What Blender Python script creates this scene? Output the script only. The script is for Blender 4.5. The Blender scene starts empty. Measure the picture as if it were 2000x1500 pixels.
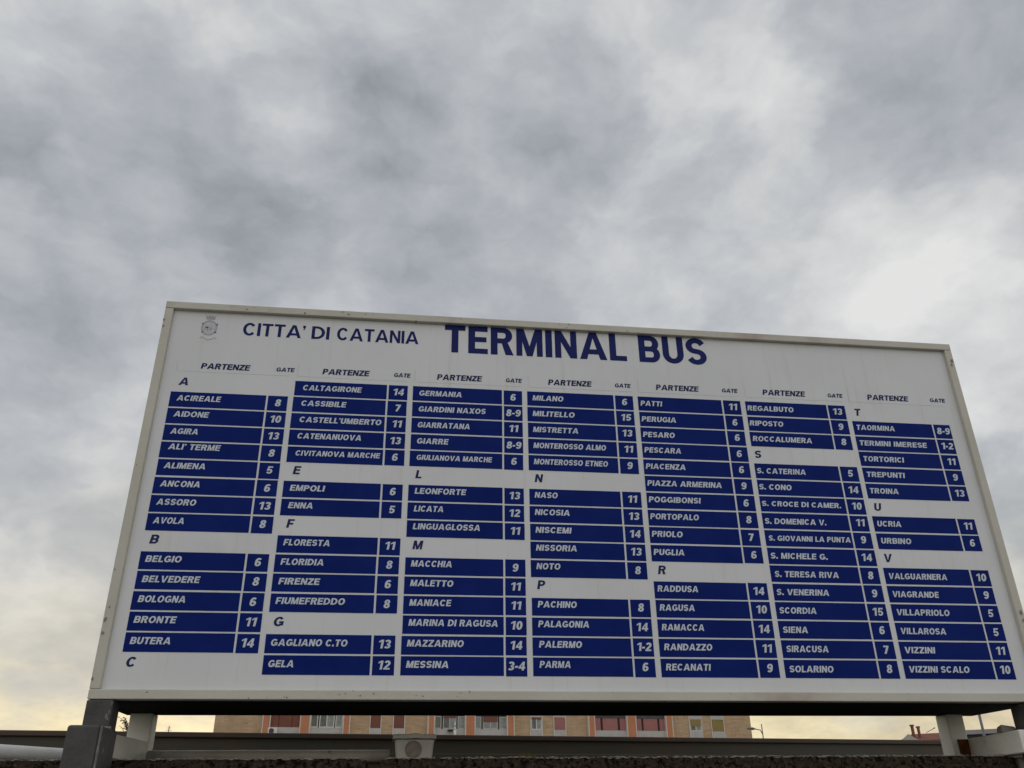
import bpy, bmesh, math, random
from mathutils import Vector, Matrix, noise
R = math.radians
random.seed(7)
S = bpy.context.scene
COL = S.collection
Z0 = 1.87                       # height of the sign's lower edge above the pavement

# ------------------------------------------------------------------ camera
cam = bpy.data.cameras.new("camera")
cam.sensor_width = 36.0
cam.lens = 1676.4 / 2000 * 36.0
cam.clip_start = 0.05
cam.clip_end = 3000
cam_o = bpy.data.objects.new("camera", cam)
COL.objects.link(cam_o)
yaw, pitch, roll = 0.13158, 0.46899, -0.01319
fw = Vector((math.sin(yaw) * math.cos(pitch), math.cos(yaw) * math.cos(pitch), math.sin(pitch)))
rt = Vector((math.cos(yaw), -math.sin(yaw), 0))
up = rt.cross(fw)
r2 = math.cos(roll) * rt + math.sin(roll) * up
u2 = -math.sin(roll) * rt + math.cos(roll) * up
m = Matrix((r2, u2, -fw)).transposed().to_4x4()
m.translation = Vector((0.87898, -2.73301, Z0 - 0.32082))
cam_o.matrix_world = m
S.camera = cam_o

# ------------------------------------------------------------------ exposure
S.view_settings.view_transform = 'Standard'
S.view_settings.look = 'None'
S.view_settings.gamma = 1.0
S.view_settings.exposure = 0.0

# ------------------------------------------------------------------ sun (low, veiled by cloud, beyond the sign)
SUN_AZ, SUN_EL = R(-6), R(9)
sd = Vector((math.sin(SUN_AZ) * math.cos(SUN_EL), math.cos(SUN_AZ) * math.cos(SUN_EL), math.sin(SUN_EL)))
sun = bpy.data.lights.new("sun", 'SUN')
sun.energy = 0.5
sun.angle = R(25)
sun.color = (1.0, 0.9, 0.74)
sun_o = bpy.data.objects.new("sun", sun)
sun_o.rotation_euler = sd.to_track_quat('Z', 'Y').to_euler()
COL.objects.link(sun_o)

# ------------------------------------------------------------------ overcast sky
W = bpy.data.worlds.new("World")
S.world = W
W.use_nodes = True
nt = W.node_tree
nt.nodes.clear()


class NB:
    """small node-building helper"""
    def __init__(self, tree):
        self.t = tree

    def n(self, typ, **kw):
        q = self.t.nodes.new(typ)
        for k, v in kw.items():
            setattr(q, k, v)
        return q

    def put(self, sock, v):
        if hasattr(v, 'is_output'):
            self.t.links.new(v, sock)
        elif v is not None:
            if isinstance(v, (tuple, list)) and len(v) == 3 and sock.type == 'RGBA':
                v = (*v, 1)
            sock.default_value = v

    def math(self, op, a, b=None, c=None, clamp=False):
        q = self.n('ShaderNodeMath', operation=op, use_clamp=clamp)
        for i, v in enumerate((a, b, c)):
            if v is not None:
                self.put(q.inputs[i], v)
        return q.outputs[0]

    def vmath(self, op, a, b=None):
        q = self.n('ShaderNodeVectorMath', operation=op)
        self.put(q.inputs[0], a)
        if b is not None:
            self.put(q.inputs[1], b)
        return q.outputs['Value' if op == 'DOT_PRODUCT' else 'Vector']

    def noise(self, vec, scale, detail=4, rough=0.5, dist=0.0, dims='3D'):
        q = self.n('ShaderNodeTexNoise', noise_dimensions=dims)
        self.put(q.inputs['Vector'], vec)
        self.put(q.inputs['Scale'], scale)
        self.put(q.inputs['Detail'], detail)
        self.put(q.inputs['Roughness'], rough)
        self.put(q.inputs['Distortion'], dist)
        return q.outputs['Fac'], q.outputs['Color']

    def mapr(self, v, a, b, c=0.0, d=1.0, kind='SMOOTHSTEP'):
        q = self.n('ShaderNodeMapRange', interpolation_type=kind)
        for i, x in enumerate((v, a, b, c, d)):
            self.put(q.inputs[i], x)
        return q.outputs[0]

    def ramp(self, fac, stops, interp='LINEAR'):
        q = self.n('ShaderNodeValToRGB')
        q.color_ramp.interpolation = interp
        e = q.color_ramp.elements
        while len(e) < len(stops):
            e.new(0.5)
        for k, (p, c) in enumerate(stops):
            e[k].position = p
            e[k].color = (*c, 1)
        self.put(q.inputs[0], fac)
        return q.outputs[0]

    def mix(self, fac, a, b, mode='MIX'):
        q = self.n('ShaderNodeMix', data_type='RGBA', blend_type=mode)
        self.put(q.inputs[0], fac)
        self.put(q.inputs[6], a)
        self.put(q.inputs[7], b)
        return q.outputs[2]


def build_sky():
    b = NB(nt)
    d = b.n('ShaderNodeTexCoord').outputs['Generated']
    sep = b.n('ShaderNodeSeparateXYZ')
    b.put(sep.inputs[0], d)
    x, y, z = sep.outputs
    # clear air behind the cloud
    sky = b.n('ShaderNodeTexSky', sky_type='NISHITA')
    sky.sun_disc = False
    sky.sun_elevation = SUN_EL
    sky.sun_rotation = SUN_AZ
    clear = b.mix(1.0, sky.outputs[0], (0.1, 0.1, 0.1), 'MULTIPLY')
    # cloud deck: soft heaps, flattened towards the horizon
    cmb = b.n('ShaderNodeCombineXYZ')
    b.put(cmb.inputs[0], x)
    b.put(cmb.inputs[1], y)
    b.put(cmb.inputs[2], b.math('MULTIPLY', b.math('POWER', b.math('MAXIMUM', z, 0.0), 0.75), 1.75))
    p = cmb.outputs[0]
    _, wc = b.noise(p, 3.4, 5, 0.6)
    w = b.vmath('SUBTRACT', wc, (0.5, 0.5, 0.5))
    sc = b.n('ShaderNodeVectorMath', operation='SCALE')
    b.put(sc.inputs[0], w)
    sc.inputs['Scale'].default_value = 0.16
    pw = b.vmath('ADD', p, sc.outputs[0])
    big, _ = b.noise(pw, 3.2, 3, 0.5)
    mid, _ = b.noise(pw, 8.0, 10, 0.56)
    fine, _ = b.noise(pw, 21.0, 9, 0.64)
    # billows: creased dark seams between rounded heaps
    bil = b.math('ABSOLUTE', b.math('SUBTRACT', b.noise(pw, 6.0, 7, 0.50)[0], 0.5))
    v = b.math('MULTIPLY', b.math('SUBTRACT', big, 0.5), 0.75)
    v = b.math('MULTIPLY_ADD', b.math('SUBTRACT', mid, 0.5), 0.78, v)
    v = b.math('MULTIPLY_ADD', b.math('SUBTRACT', fine, 0.5), 0.17, v)
    v = b.math('MULTIPLY_ADD', b.math('SUBTRACT', bil, 0.07), 0.95, v)
    # where this evening's thick and thin banks hang (azimuth, elevation, radius, weight)
    dw = b.vmath('NORMALIZE', b.vmath('ADD', d, b.vmath('MULTIPLY', w, (0.30, 0.30, 0.30))))
    for az, el, rad, amp in BANKS:
        c = (math.sin(R(az)) * math.cos(R(el)), math.cos(R(az)) * math.cos(R(el)), math.sin(R(el)))
        t = b.mapr(b.vmath('DOT_PRODUCT', dw, c), math.cos(R(rad)), 1.0)
        v = b.math('MULTIPLY_ADD', t, amp * AMP, v)
    v = b.math('ADD', v, 0.535, clamp=True)
    cloud = b.ramp(v, [(0.0, (0.270, 0.288, 0.322)), (0.28, (0.395, 0.418, 0.455)),
                       (0.5, (0.500, 0.520, 0.548)), (0.72, (0.635, 0.645, 0.652)), (1.0, (0.80, 0.80, 0.79))])
    # glow low under the deck
    el = b.math('MULTIPLY_ADD', b.math('SUBTRACT', b.noise(p, 9.0, 7, 0.55)[0], 0.5), 0.20, z)
    g1 = b.mapr(el, 0.36, 0.12)
    warm = b.mix(g1, (1, 1, 1), (1.06, 1.01, 0.89))
    cloud = b.mix(1.0, cloud, warm, 'MULTIPLY')
    g2 = b.mapr(el, 0.15, 0.07)
    side = b.mapr(b.vmath('DOT_PRODUCT', d, (sd.x, sd.y, sd.z)), 0.72, 0.99)
    low = b.mix(side, (0.76, 0.65, 0.44), (1.0, 0.88, 0.56))
    low = b.mix(1.0, low, b.ramp(fine, [(0.3, (0.76, 0.75, 0.76)), (0.65, (1.06, 1.05, 1.02))]), 'MULTIPLY')
    cloud = b.mix(b.math('MULTIPLY', g2, 0.9), cloud, low)
    # sky boost added overhead and behind the viewer to light the board's face
    k = b.mapr(y, 0.42, -0.35, 1.0, BACK_BOOST)
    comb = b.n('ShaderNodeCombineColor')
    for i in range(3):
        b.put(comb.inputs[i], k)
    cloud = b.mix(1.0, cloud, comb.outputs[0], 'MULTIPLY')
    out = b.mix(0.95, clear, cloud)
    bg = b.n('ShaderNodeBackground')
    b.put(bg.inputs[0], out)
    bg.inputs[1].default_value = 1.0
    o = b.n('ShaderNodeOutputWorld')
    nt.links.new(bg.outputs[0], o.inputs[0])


AMP = 0.60
BACK_BOOST = 1.52
BANKS = [(-16, 36, 8, -.34), (-13, 40.5, 7, -.28), (-22, 43, 7, -.16), (-27, 26.5, 7, -.22), (-23.5, 20.5, 6, -.16),
         (-30, 36, 3, -.25), (-27, 33.5, 3.2, -.22), (-6, 44.3, 6, -.22), (12, 44.5, 8, -.3), (6, 33.5, 7, -.14),
         (41, 41, 8, -.22), (28, 30.5, 4, -.22), (39, 15.5, 4, -.38), (-22.5, 15.5, 3.5, -.24), (8, 36, 7, -.12), (1, 34, 8, -.1),
         (-31, 43, 5, .16), (-12, 42.5, 4, .16), (-9.5, 40, 3.5, .16), (-28.5, 30.5, 4, .26), (-21, 17.6, 4, .22),
         (25, 44.5, 6, .34), (20.6, 39.4, 4, .18), (19.6, 50, 4, .2), (28, 39.8, 6, .12), (34, 29.5, 8, .24), (40, 30, 8, .26), (-15, 31.5, 6, .12),
         (14, 37, 5, .12), (40, 24, 7, .34), (-23, 11.5, 6, .34), (33, 38, 9, .12), (24, 33, 7, .1), (-29, 24, 3, .12)]
build_sky()


# ------------------------------------------------------------------ helpers
def mat(name, base, rough=0.6, spec=0.4, metal=0.0, var=None, vscale=8.0, vdetail=5, spots=None, bump=0.0, bscale=60.0, extra=None):
    """principled surface: base colour varied by noise, optional spots (colour, scale, low, high)"""
    mt = bpy.data.materials.new(name)
    mt.use_nodes = True
    t = mt.node_tree
    b = NB(t)
    p = t.nodes['Principled BSDF']
    co = b.n('ShaderNodeTexCoord').outputs['Object']
    c = (*base, 1)
    if var:
        f, _ = b.noise(co, vscale, vdetail, 0.6)
        c = b.mix(b.mapr(f, 0.3, 0.7), base, var)
    for sp in spots or ():
        col, sc, lo, hi = sp[:4]
        f, _ = b.noise(co, sc, sp[4] if len(sp) > 4 else 4, 0.6, 0.3)
        c = b.mix(b.mapr(f, lo, hi), c, col)
    if extra:
        c = extra(b, co, c)
    b.put(p.inputs['Base Color'], c)
    p.inputs['Roughness'].default_value = rough
    p.inputs['Specular IOR Level'].default_value = spec
    p.inputs['Metallic'].default_value = metal
    if bump:
        f, _ = b.noise(co, bscale, 6, 0.65)
        bn = b.n('ShaderNodeBump')
        bn.inputs['Strength'].default_value = bump
        bn.inputs['Distance'].default_value = 0.01
        b.put(bn.inputs['Height'], f)
        t.links.new(bn.outputs[0], p.inputs['Normal'])
    return mt


class MB:
    """collects boxes, prisms, tubes and polygons; build() links them as ONE mesh object"""
    def __init__(self):
        self.v, self.f = [], []

    def add(self, vs, fs):
        k = len(self.v)
        self.v += [tuple(q) for q in vs]
        self.f += [tuple(i + k for i in q) for q in fs]
        return self

    def box(self, x0, x1, y0, y1, z0, z1):
        return self.add([(x0, y0, z0), (x1, y0, z0), (x1, y1, z0), (x0, y1, z0), (x0, y0, z1), (x1, y0, z1), (x1, y1, z1), (x0, y1, z1)],
                        [(0, 3, 2, 1), (4, 5, 6, 7), (0, 1, 5, 4), (1, 2, 6, 5), (2, 3, 7, 6), (3, 0, 4, 7)])

    def prism(self, foot, z0, z1):
        n = len(foot)
        vs = [(x, y, z0) for x, y in foot] + [(x, y, z1) for x, y in foot]
        fs = [tuple(range(n))[::-1], tuple(range(n, 2 * n))] + [(i, (i + 1) % n, n + (i + 1) % n, n + i) for i in range(n)]
        return self.add(vs, fs)

    def tube(self, pts, rad, seg=14, cap=True):
        pts = [Vector(p) for p in pts]
        rad = rad if isinstance(rad, (list, tuple)) else [rad] * len(pts)
        rings = []
        for i, p in enumerate(pts):
            t = (pts[min(i + 1, len(pts) - 1)] - pts[max(i - 1, 0)]).normalized()
            a = t.cross(Vector((0, 0, 1)) if abs(t.z) < 0.9 else Vector((1, 0, 0))).normalized()
            c = t.cross(a)
            rings.append([p + rad[i] * (math.cos(6.28318 * k / seg) * a + math.sin(6.28318 * k / seg) * c) for k in range(seg)])
        vs = [q for r in rings for q in r]
        fs = []
        for i in range(len(pts) - 1):
            for k in range(seg):
                k2 = (k + 1) % seg
                fs.append((i * seg + k, i * seg + k2, (i + 1) * seg + k2, (i + 1) * seg + k))
        if cap:
            fs += [tuple(range(seg))[::-1], tuple(range((len(pts) - 1) * seg, len(pts) * seg))]
        return self.add(vs, fs)

    def lathe_y(self, cx, y0, cz, prof, seg=24):
        """profile of (radius, depth towards -y) turned about an axis along y"""
        vs, fs = [], []
        for r, d in prof:
            vs += [(cx + r * math.cos(6.28318 * k / seg), y0 - d, cz + r * math.sin(6.28318 * k / seg)) for k in range(seg)]
        for i in range(len(prof) - 1):
            for k in range(seg):
                k2 = (k + 1) % seg
                fs.append((i * seg + k, i * seg + k2, (i + 1) * seg + k2, (i + 1) * seg + k))
        fs.append(tuple(range((len(prof) - 1) * seg, len(prof) * seg)))
        return self.add(vs, fs)

    def build(self, name, material, parent=None, bevel=0.0, smooth=False, seg=2):
        """vertices are given in world space when parent is None, else in the space of the top-level thing"""
        me = bpy.data.meshes.new(name)
        me.from_pydata(self.v, [], self.f)
        me.validate()
        bm = bmesh.new()
        bm.from_mesh(me)
        bmesh.ops.recalc_face_normals(bm, faces=bm.faces)
        bm.to_mesh(me)
        bm.free()
        me.materials.append(material)
        if smooth:
            for p in me.polygons:
                p.use_smooth = True
        o = bpy.data.objects.new(name, me)
        COL.objects.link(o)
        if parent:
            o.parent = parent
        if bevel:
            md = o.modifiers.new("bevel", 'BEVEL')
            md.width = bevel
            md.segments = seg
            md.limit_method = 'ANGLE'
        return o


def tag(o, label=None, cat=None, group=None, kind=None):
    for k, v in (('label', label), ('category', cat), ('group', group), ('kind', kind)):
        if v:
            o[k] = v
    return o


def thing(name, label, cat, loc=(0, 0, 0), rz=0.0, group=None):
    o = bpy.data.objects.new(name, None)
    COL.objects.link(o)
    o.empty_display_size = 0.1
    o.location = loc
    o.rotation_euler = (0, 0, rz)
    return tag(o, label, cat, group)


def copy_part(src, parent, loc=None):
    c = src.copy()
    COL.objects.link(c)
    c.parent = parent
    if loc is not None:
        c.location = loc
    return c


# ------------------------------------------------------------------ lettering (own outlines, cap height 1)
def arc(cx, cy, rx, ry, a0, a1, n=14):
    return [(cx + rx * math.cos(R(a0 + (a1 - a0) * i / n)), cy + ry * math.sin(R(a0 + (a1 - a0) * i / n))) for i in range(n + 1)]


def stroke(path, s, h, closed=False):
    """ribbon along a path: s wide where it runs upright, h wide where it runs level"""
    n = len(path)
    if closed:
        path = path[:-1]
        n -= 1
    L, Q = [], []
    for i, (x, y) in enumerate(path):
        a = path[(i - 1) % n] if closed else path[max(i - 1, 0)]
        c = path[(i + 1) % n] if closed else path[min(i + 1, n - 1)]
        tx, ty = c[0] - a[0], c[1] - a[1]
        k = math.hypot(tx, ty) or 1
        tx, ty = tx / k, ty / k
        w = math.hypot(s * ty, h * tx) / 2
        L.append((x - ty * w, y + tx * w))
        Q.append((x + ty * w, y - tx * w))
    polys = []
    for i in range(n if closed else n - 1):
        j = (i + 1) % n
        polys.append([L[i], Q[i], Q[j], L[j]])
    return ('strip', polys)


def rect(x0, y0, x1, y1):
    return ('poly', [(x0, y0), (x1, y0), (x1, y1), (x0, y1)])


def poly(*p):
    return ('poly', list(p))


def flip(piece, w):
    k, d = piece
    if k == 'poly':
        return (k, [(w - x, 1 - y) for x, y in d])
    return (k, [[(w - x, 1 - y) for x, y in q] for q in d])


def glyphs(s, h):
    """returns {char: (width, pieces)} for stem width s and bar width h"""
    G = {}
    hs, hh = s / 2, h / 2

    def ring(w, y0, y1, x0=0.0, a0=0, a1=360, n=28):
        return stroke(arc(x0 + w / 2, (y0 + y1) / 2, w / 2 - hs, (y1 - y0) / 2 - hh, a0, a1, n), s, h, abs(a1 - a0) >= 360)

    def bowl(w, y0, y1, x0):
        ry = (y1 - y0) / 2 - hh
        rx = min(w - hs - x0, ry * 1.15)
        xs = w - hs - rx
        return stroke([(x0, y1 - hh)] + arc(xs, (y0 + y1) / 2, rx, ry, 90, -90, 16) + [(x0, y0 + hh)], s, h)

    w = 1.0 + s * .35
    m_ = w / 2
    G['A'] = (w, [poly((0, 0), (s * 1.06, 0), (m_, .80), (m_, 1), (m_ - s * .56, 1)), poly((w, 0), (m_ + s * .56, 1), (m_, 1), (m_, .80), (w - s * 1.06, 0)),
                  rect(w * .24, .19, w * .76, .19 + h)])
    w = .74 + s * .5
    G['B'] = (w, [rect(0, 0, s, 1), bowl(w * .96, .5 - hh, 1, s * .8), bowl(w, 0, .5 + hh, s * .8)])
    w = .82 + s * .5
    G['C'] = (w, [ring(w, 0, 1, 0, 38, 322)])
    G['D'] = (w, [rect(0, 0, s, 1), bowl(w, 0, 1, s * .8)])
    w = .66 + s * .4
    G['E'] = (w, [rect(0, 0, s, 1), rect(s * .9, 0, w, h), rect(s * .9, 1 - h, w * .985, 1), rect(s * .9, .5 - hh + .02, w * .93, .5 + hh + .02)])
    G['F'] = (w * .95, [rect(0, 0, s, 1), rect(s * .9, 1 - h, w * .95, 1), rect(s * .9, .47 - hh, w * .85, .47 + hh)])
    w = .88 + s * .5
    G['G'] = (w, [ring(w, 0, 1, 0, 38, 318), rect(w * .54, .53 - h, w, .53), rect(w - s * .85, .1, w, .5)])
    w = .74 + s * .5
    G['H'] = (w, [rect(0, 0, s, 1), rect(w - s, 0, w, 1), rect(s * .9, .52 - hh, w - s * .9, .52 + hh)])
    G['I'] = (s, [rect(0, 0, s, 1)])
    G['L'] = (.58 + s * .4, [rect(0, 0, s, 1), rect(s * .9, 0, .58 + s * .4, h)])
    w = .88 + s * .6
    G['M'] = (w, [rect(0, 0, s * .88, 1), rect(w - s * .88, 0, w, 1), poly((s * .3, 1), (s * 1.12, 1), (w / 2, .36), (w / 2, 0), (w / 2 - s * .42, 0)),
                  poly((w - s * .3, 1), (w / 2 + s * .42, 0), (w / 2, 0), (w / 2, .36), (w - s * 1.12, 1))])
    w = .74 + s * .5
    G['N'] = (w, [rect(0, 0, s * .93, 1), rect(w - s * .93, 0, w, 1), poly((0, 1), (s, 1), (w, 0), (w - s, 0))])
    w = .86 + s * .5
    G['O'] = (w, [ring(w, -.01, 1.01)])
    w = .70 + s * .45
    G['P'] = (w, [rect(0, 0, s, 1), bowl(w, .37, 1, s * .8)])
    w = .76 + s * .5
    G['R'] = (w, [rect(0, 0, s, 1), bowl(w * .95, .42, 1, s * .8), poly((w - s * 1.18, 0), (w, 0), (w * .72, .5), (w * .72 - s * .9, .5))])
    w = .72 + s * .45
    t_ = (1 - hh + .5) / 2
    rr = (.5 - hh) / 2
    path = arc(w / 2, t_, w / 2 - hs, rr, 18, 250, 20) + arc(w / 2, 1 - t_, w / 2 - hs, rr, 70, -162, 20)
    G['S'] = (w, [stroke(path, s, h)])
    w = .70 + s * .4
    G['T'] = (w, [rect(0, 1 - h, w, 1), rect(w / 2 - hs, 0, w / 2 + hs, 1 - h * .9)])
    w = .74 + s * .5
    G['U'] = (w, [stroke([(hs, 1)] + arc(w / 2, .36, w / 2 - hs, .36 - hh, 180, 360, 18) + [(w - hs, 1)], s, h)])
    w = .94 + s * .3
    G['V'] = (w, [poly((0, 1), (s * 1.06, 1), (w / 2, .22), (w / 2, 0), (w / 2 - s * .54, 0)), poly((w, 1), (w / 2 + s * .54, 0), (w / 2, 0), (w / 2, .22), (w - s * 1.06, 1))])
    w = .9 + s * .3
    G['X'] = (w, [poly((0, 0), (s * 1.15, 0), (w, 1), (w - s * 1.15, 1)), poly((0, 1), (s * 1.15, 1), (w, 0), (w - s * 1.15, 0))])
    w = .68 + s * .4
    G['Z'] = (w, [rect(0, 0, w, h), rect(0, 1 - h, w, 1), poly((0, h * .9), (s * 1.2, h * .9), (w, 1 - h * .9), (w - s * 1.2, 1 - h * .9))])
    w = .62 + s * .4
    G['0'] = (w, [ring(w, -.01, 1.01)])
    G['1'] = (.40 + s * .5, [rect(.40 - hs, 0, .40 + hs, 1), poly((0, .66), (0, .84), (.40 - hs + .02, 1), (.40 - hs + .02, .80))])
    G['2'] = (w, [rect(0, 0, w, h), stroke(arc(w / 2, .70, w / 2 - hs, .30 - hh, 165, -35, 16) + [(s * .62, h * .95)], s, h * 1.15)])
    t2 = (1 - hh + .52) / 2
    r3 = (1 - hh - .52) / 2
    G['3'] = (w, [stroke(arc(w * .47, t2, w * .5 - hs, r3, 160, -80, 16) + arc(w * .48, .27, w * .52 - hs, .27 - hh, 80, -160, 16), s, h)])
    G['4'] = (w * 1.08, [rect(w * .56, 0, w * .56 + s, 1), rect(0, .2, w * 1.08, .2 + h), poly((0, .2 + h * .9), (s * .9, .2 + h * .9), (w * .60, .82), (w * .60, 1))])
    G['5'] = (w, [rect(w * .12, 1 - h, w * .95, 1), poly((0.02, .42), (s * .9, .42), (w * .12 + s * .78, 1 - h * .9), (w * .12, 1 - h * .9)),
                  stroke([(s * .3, .47)] + arc(w / 2, .325, w / 2 - hs, .325 - hh, 135, -160, 18), s, h)])
    G['6'] = (w, [ring(w, 0, .64), stroke(arc(w * .54, .55, w * .54 - hs, .46 - hh, 42, 180, 14) + [(hs, .34)], s, h)])
    G['9'] = (w, [flip(p, w) for p in G['6'][1]])
    G['7'] = (w * .95, [rect(0, 1 - h, w * .95, 1), poly((w * .16, 0), (w * .16 + s * 1.05, 0), (w * .95, 1 - h * .9), (w * .95 - s * 1.15, 1 - h * .9))])
    G['8'] = (w, [ring(w * .92, .46, 1.01, w * .04), ring(w, -.01, .56)])
    G["'"] = (s * .85, [poly((s * .1, .62), (s * .45, .66), (s * .85, .84), (s * .85, 1), (0, 1), (0, .80), (s * .4, .80))])
    G['.'] = (s, [rect(0, 0, s, s * .9)])
    G['-'] = (.36, [rect(0, .30, .36, .30 + h * 1.1)])
    return G


HEAVY = glyphs(.28, .20)
DIGIT = glyphs(.265, .19)
BOLD = glyphs(.265, .185)
MEDIUM = glyphs(.225, .165)


def lettering(text, font, cap, slant=0.0, gap=0.09, space=0.34, x0=0.0, x1=None, z=0.0, y=0.0, center=None):
    """text as thin vinyl polygons on the plane y; fitted between x0 and x1 when x1 is given"""
    pieces, x = [], 0.0
    for ch in text:
        if ch == ' ':
            x += space
            continue
        w, ps = font[ch]
        for k, d in ps:
            pieces.append([[(px + x, py) for px, py in q] for q in ([d] if k == 'poly' else d)])
        x += w + gap
    width = x - gap
    kx = cap
    if x1 is not None:
        kx = (x1 - x0) / (width + slant * .5)
        x0 = x0 - 0.0
    elif center is not None:
        x0 = center - (width + slant) * cap / 2
    mb = MB()
    for i, polys in enumerate(pieces):
        yy = y - 0.00006 * (i % 7)
        for q in polys:
            vs = [(x0 + kx * px + cap * slant * (py - (.25 if x1 is not None else 0)), yy, z + cap * py) for px, py in q]
            mb.add(vs, [tuple(range(len(vs)))])
    return mb


# ------------------------------------------------------------------ materials
M = {}
def streaks(b, co, c):
    """faint runs of rain dirt below the upper rail, wiped clouds of grime elsewhere"""
    mp = b.n('ShaderNodeMapping')
    b.put(mp.inputs['Vector'], co)
    mp.inputs['Scale'].default_value = (38, 1, 1.6)
    f, _ = b.noise(mp.outputs[0], 1.0, 5, .6)
    c = b.mix(b.mapr(f, .52, .80, 0, .45), c, (.50, .485, .45))
    f2, _ = b.noise(co, 5.5, 6, .65)
    return b.mix(b.mapr(f2, .55, .8, 0, .30), c, (.52, .52, .51))


M['panel'] = mat('panel_white', (.64, .648, .66), .42, .35, var=(.685, .693, .705), vscale=2.2, extra=streaks)
M['blue'] = mat('blue_vinyl', (.0030, .0135, .130), .5, .06, var=(.0046, .018, .155), vscale=9)
M['navy'] = mat('navy_vinyl', (.0075, .013, .10), .5, .12, var=(.010, .017, .125), vscale=20)
M['ink'] = mat('faded_navy_vinyl', (.012, .016, .085), .5, .15, var=(.02, .024, .11), vscale=30)
M['white'] = mat('white_vinyl', (.60, .64, .70), .5, .2, var=(.54, .58, .64), vscale=25)
M['frame'] = mat('cream_paint', (.50, .475, .41), .5, .3, var=(.56, .535, .47), vscale=3,
                 spots=[((.40, .33, .28), 2.6, .56, .72), ((.13, .075, .045), 34, .67, .73), ((.10, .07, .05), 75, .71, .76)], bump=.15, bscale=90)
M['black'] = mat('shaded_black_underside', (.010, .010, .010), .85, .1, var=(.016, .014, .012), vscale=6)  # near-black colour includes the shade of this ground-facing side
M['post'] = mat('dark_grey_paint', (.060, .059, .057), .6, .25, var=(.082, .080, .077), vscale=14,
                spots=[((.20, .195, .185), 22, .63, .72), ((.035, .034, .033), 9, .58, .72)], bump=.3, bscale=60)
M['weld'] = mat('worn_weld', (.22, .215, .20), .6, .3, var=(.13, .13, .125), vscale=45, bump=.5, bscale=80)
M['white_steel'] = mat('old_white_paint', (.76, .755, .70), .5, .35, var=(.64, .635, .58), vscale=9,
                       spots=[((.34, .30, .24), 12, .64, .76)], bump=.12)
M['rust'] = mat('rust', (.16, .055, .02), .85, .1, var=(.07, .028, .014), vscale=40, bump=.5, bscale=90)
M['scrape'] = mat('scraped_paint', (.26, .255, .245), .7, .2, var=(.09, .088, .085), vscale=160)
M['scar'] = mat('scuffed_paint', (.20, .165, .13), .8, .15, var=(.33, .29, .24), vscale=120)
M['lava'] = mat('lava_stone', (.028, .020, .015), .95, .1, var=(.072, .053, .039), vscale=75,
                spots=[((.008, .006, .005), 70, .50, .60), ((.15, .125, .10), 110, .66, .75)], bump=.9, bscale=120)
M['mortar'] = mat('mortar', (.44, .40, .34), .95, .1, var=(.26, .23, .19), vscale=60, bump=.7, bscale=110)
M['pale_stone'] = mat('pale_stone', (.30, .28, .24), .9, .15, var=(.22, .20, .17), vscale=20, bump=.5)
M['fence'] = mat('dark_green_brown_sheet', (.064, .064, .053), .6, .3, var=(.088, .070, .052), vscale=1.8,
                 spots=[((.056, .066, .066), 1.1, .5, .7)], bump=.1)
M['fence_cap'] = mat('brown_capping', (.100, .064, .050), .6, .3, var=(.072, .058, .046), vscale=3)
M['pvc'] = mat('grey_pvc', (.44, .41, .37), .5, .3, var=(.34, .31, .275), vscale=12, spots=[((.16, .14, .12), 20, .62, .75)])
M['pvc_light'] = mat('light_pvc', (.62, .62, .61), .4, .4, var=(.54, .54, .53), vscale=10)
M['box'] = mat('weathered_grey_plastic', (.56, .555, .52), .55, .35, var=(.47, .46, .425), vscale=14, spots=[((.33, .27, .21), 18, .60, .74)])
M['knock'] = mat('brown_grey_plug', (.34, .30, .265), .6, .3, var=(.24, .205, .175), vscale=60)
M['moss'] = mat('moss', (.11, .125, .045), .95, .1, var=(.17, .16, .07), vscale=60, bump=.8, bscale=140)
M['asphalt'] = mat('asphalt', (.05, .05, .05), .9, .2, var=(.065, .064, .062), vscale=3, bump=.5, bscale=200)
M['paving'] = mat('paving', (.16, .155, .145), .9, .2, var=(.20, .19, .18), vscale=6, bump=.4, bscale=90)
M['kerb'] = mat('kerb_stone', (.10, .098, .095), .85, .2, var=(.14, .135, .13), vscale=9, bump=.4)


def brick(b, co, c):
    q = b.n('ShaderNodeTexBrick')
    sw = b.n('ShaderNodeSeparateXYZ')
    b.put(sw.inputs[0], co)
    cb = b.n('ShaderNodeCombineXYZ')
    b.put(cb.inputs[0], sw.outputs[0])
    b.put(cb.inputs[1], sw.outputs[2])
    b.put(q.inputs['Vector'], cb.outputs[0])
    q.inputs['Scale'].default_value = 1.0
    q.inputs['Brick Width'].default_value = .9
    q.inputs['Row Height'].default_value = .16
    q.inputs['Mortar Size'].default_value = .012
    b.put(q.inputs['Color1'], (.90, .86, .80))
    b.put(q.inputs['Color2'], (1.1, 1.06, 1.0))
    b.put(q.inputs['Mortar'], (.80, .76, .70))
    return b.mix(1.0, c, q.outputs[0], 'MULTIPLY')


M['tan'] = mat('tan_brick', (.48, .345, .225), .85, .2, var=(.54, .40, .275), vscale=.8, spots=[((.40, .26, .14), 1.7, .55, .75)], extra=brick)
M['orange'] = mat('orange_render', (.56, .235, .125), .8, .2, var=(.50, .21, .115), vscale=1.1)
M['trim'] = mat('white_trim', (.66, .62, .56), .7, .3, var=(.58, .55, .50), vscale=2)
M['sill'] = mat('grey_sill_panel', (.52, .49, .46), .8, .2, var=(.46, .435, .41), vscale=1.5)
M['lintel'] = mat('dark_lintel', (.075, .072, .075), .8, .2, var=(.10, .095, .095), vscale=2)


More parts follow.
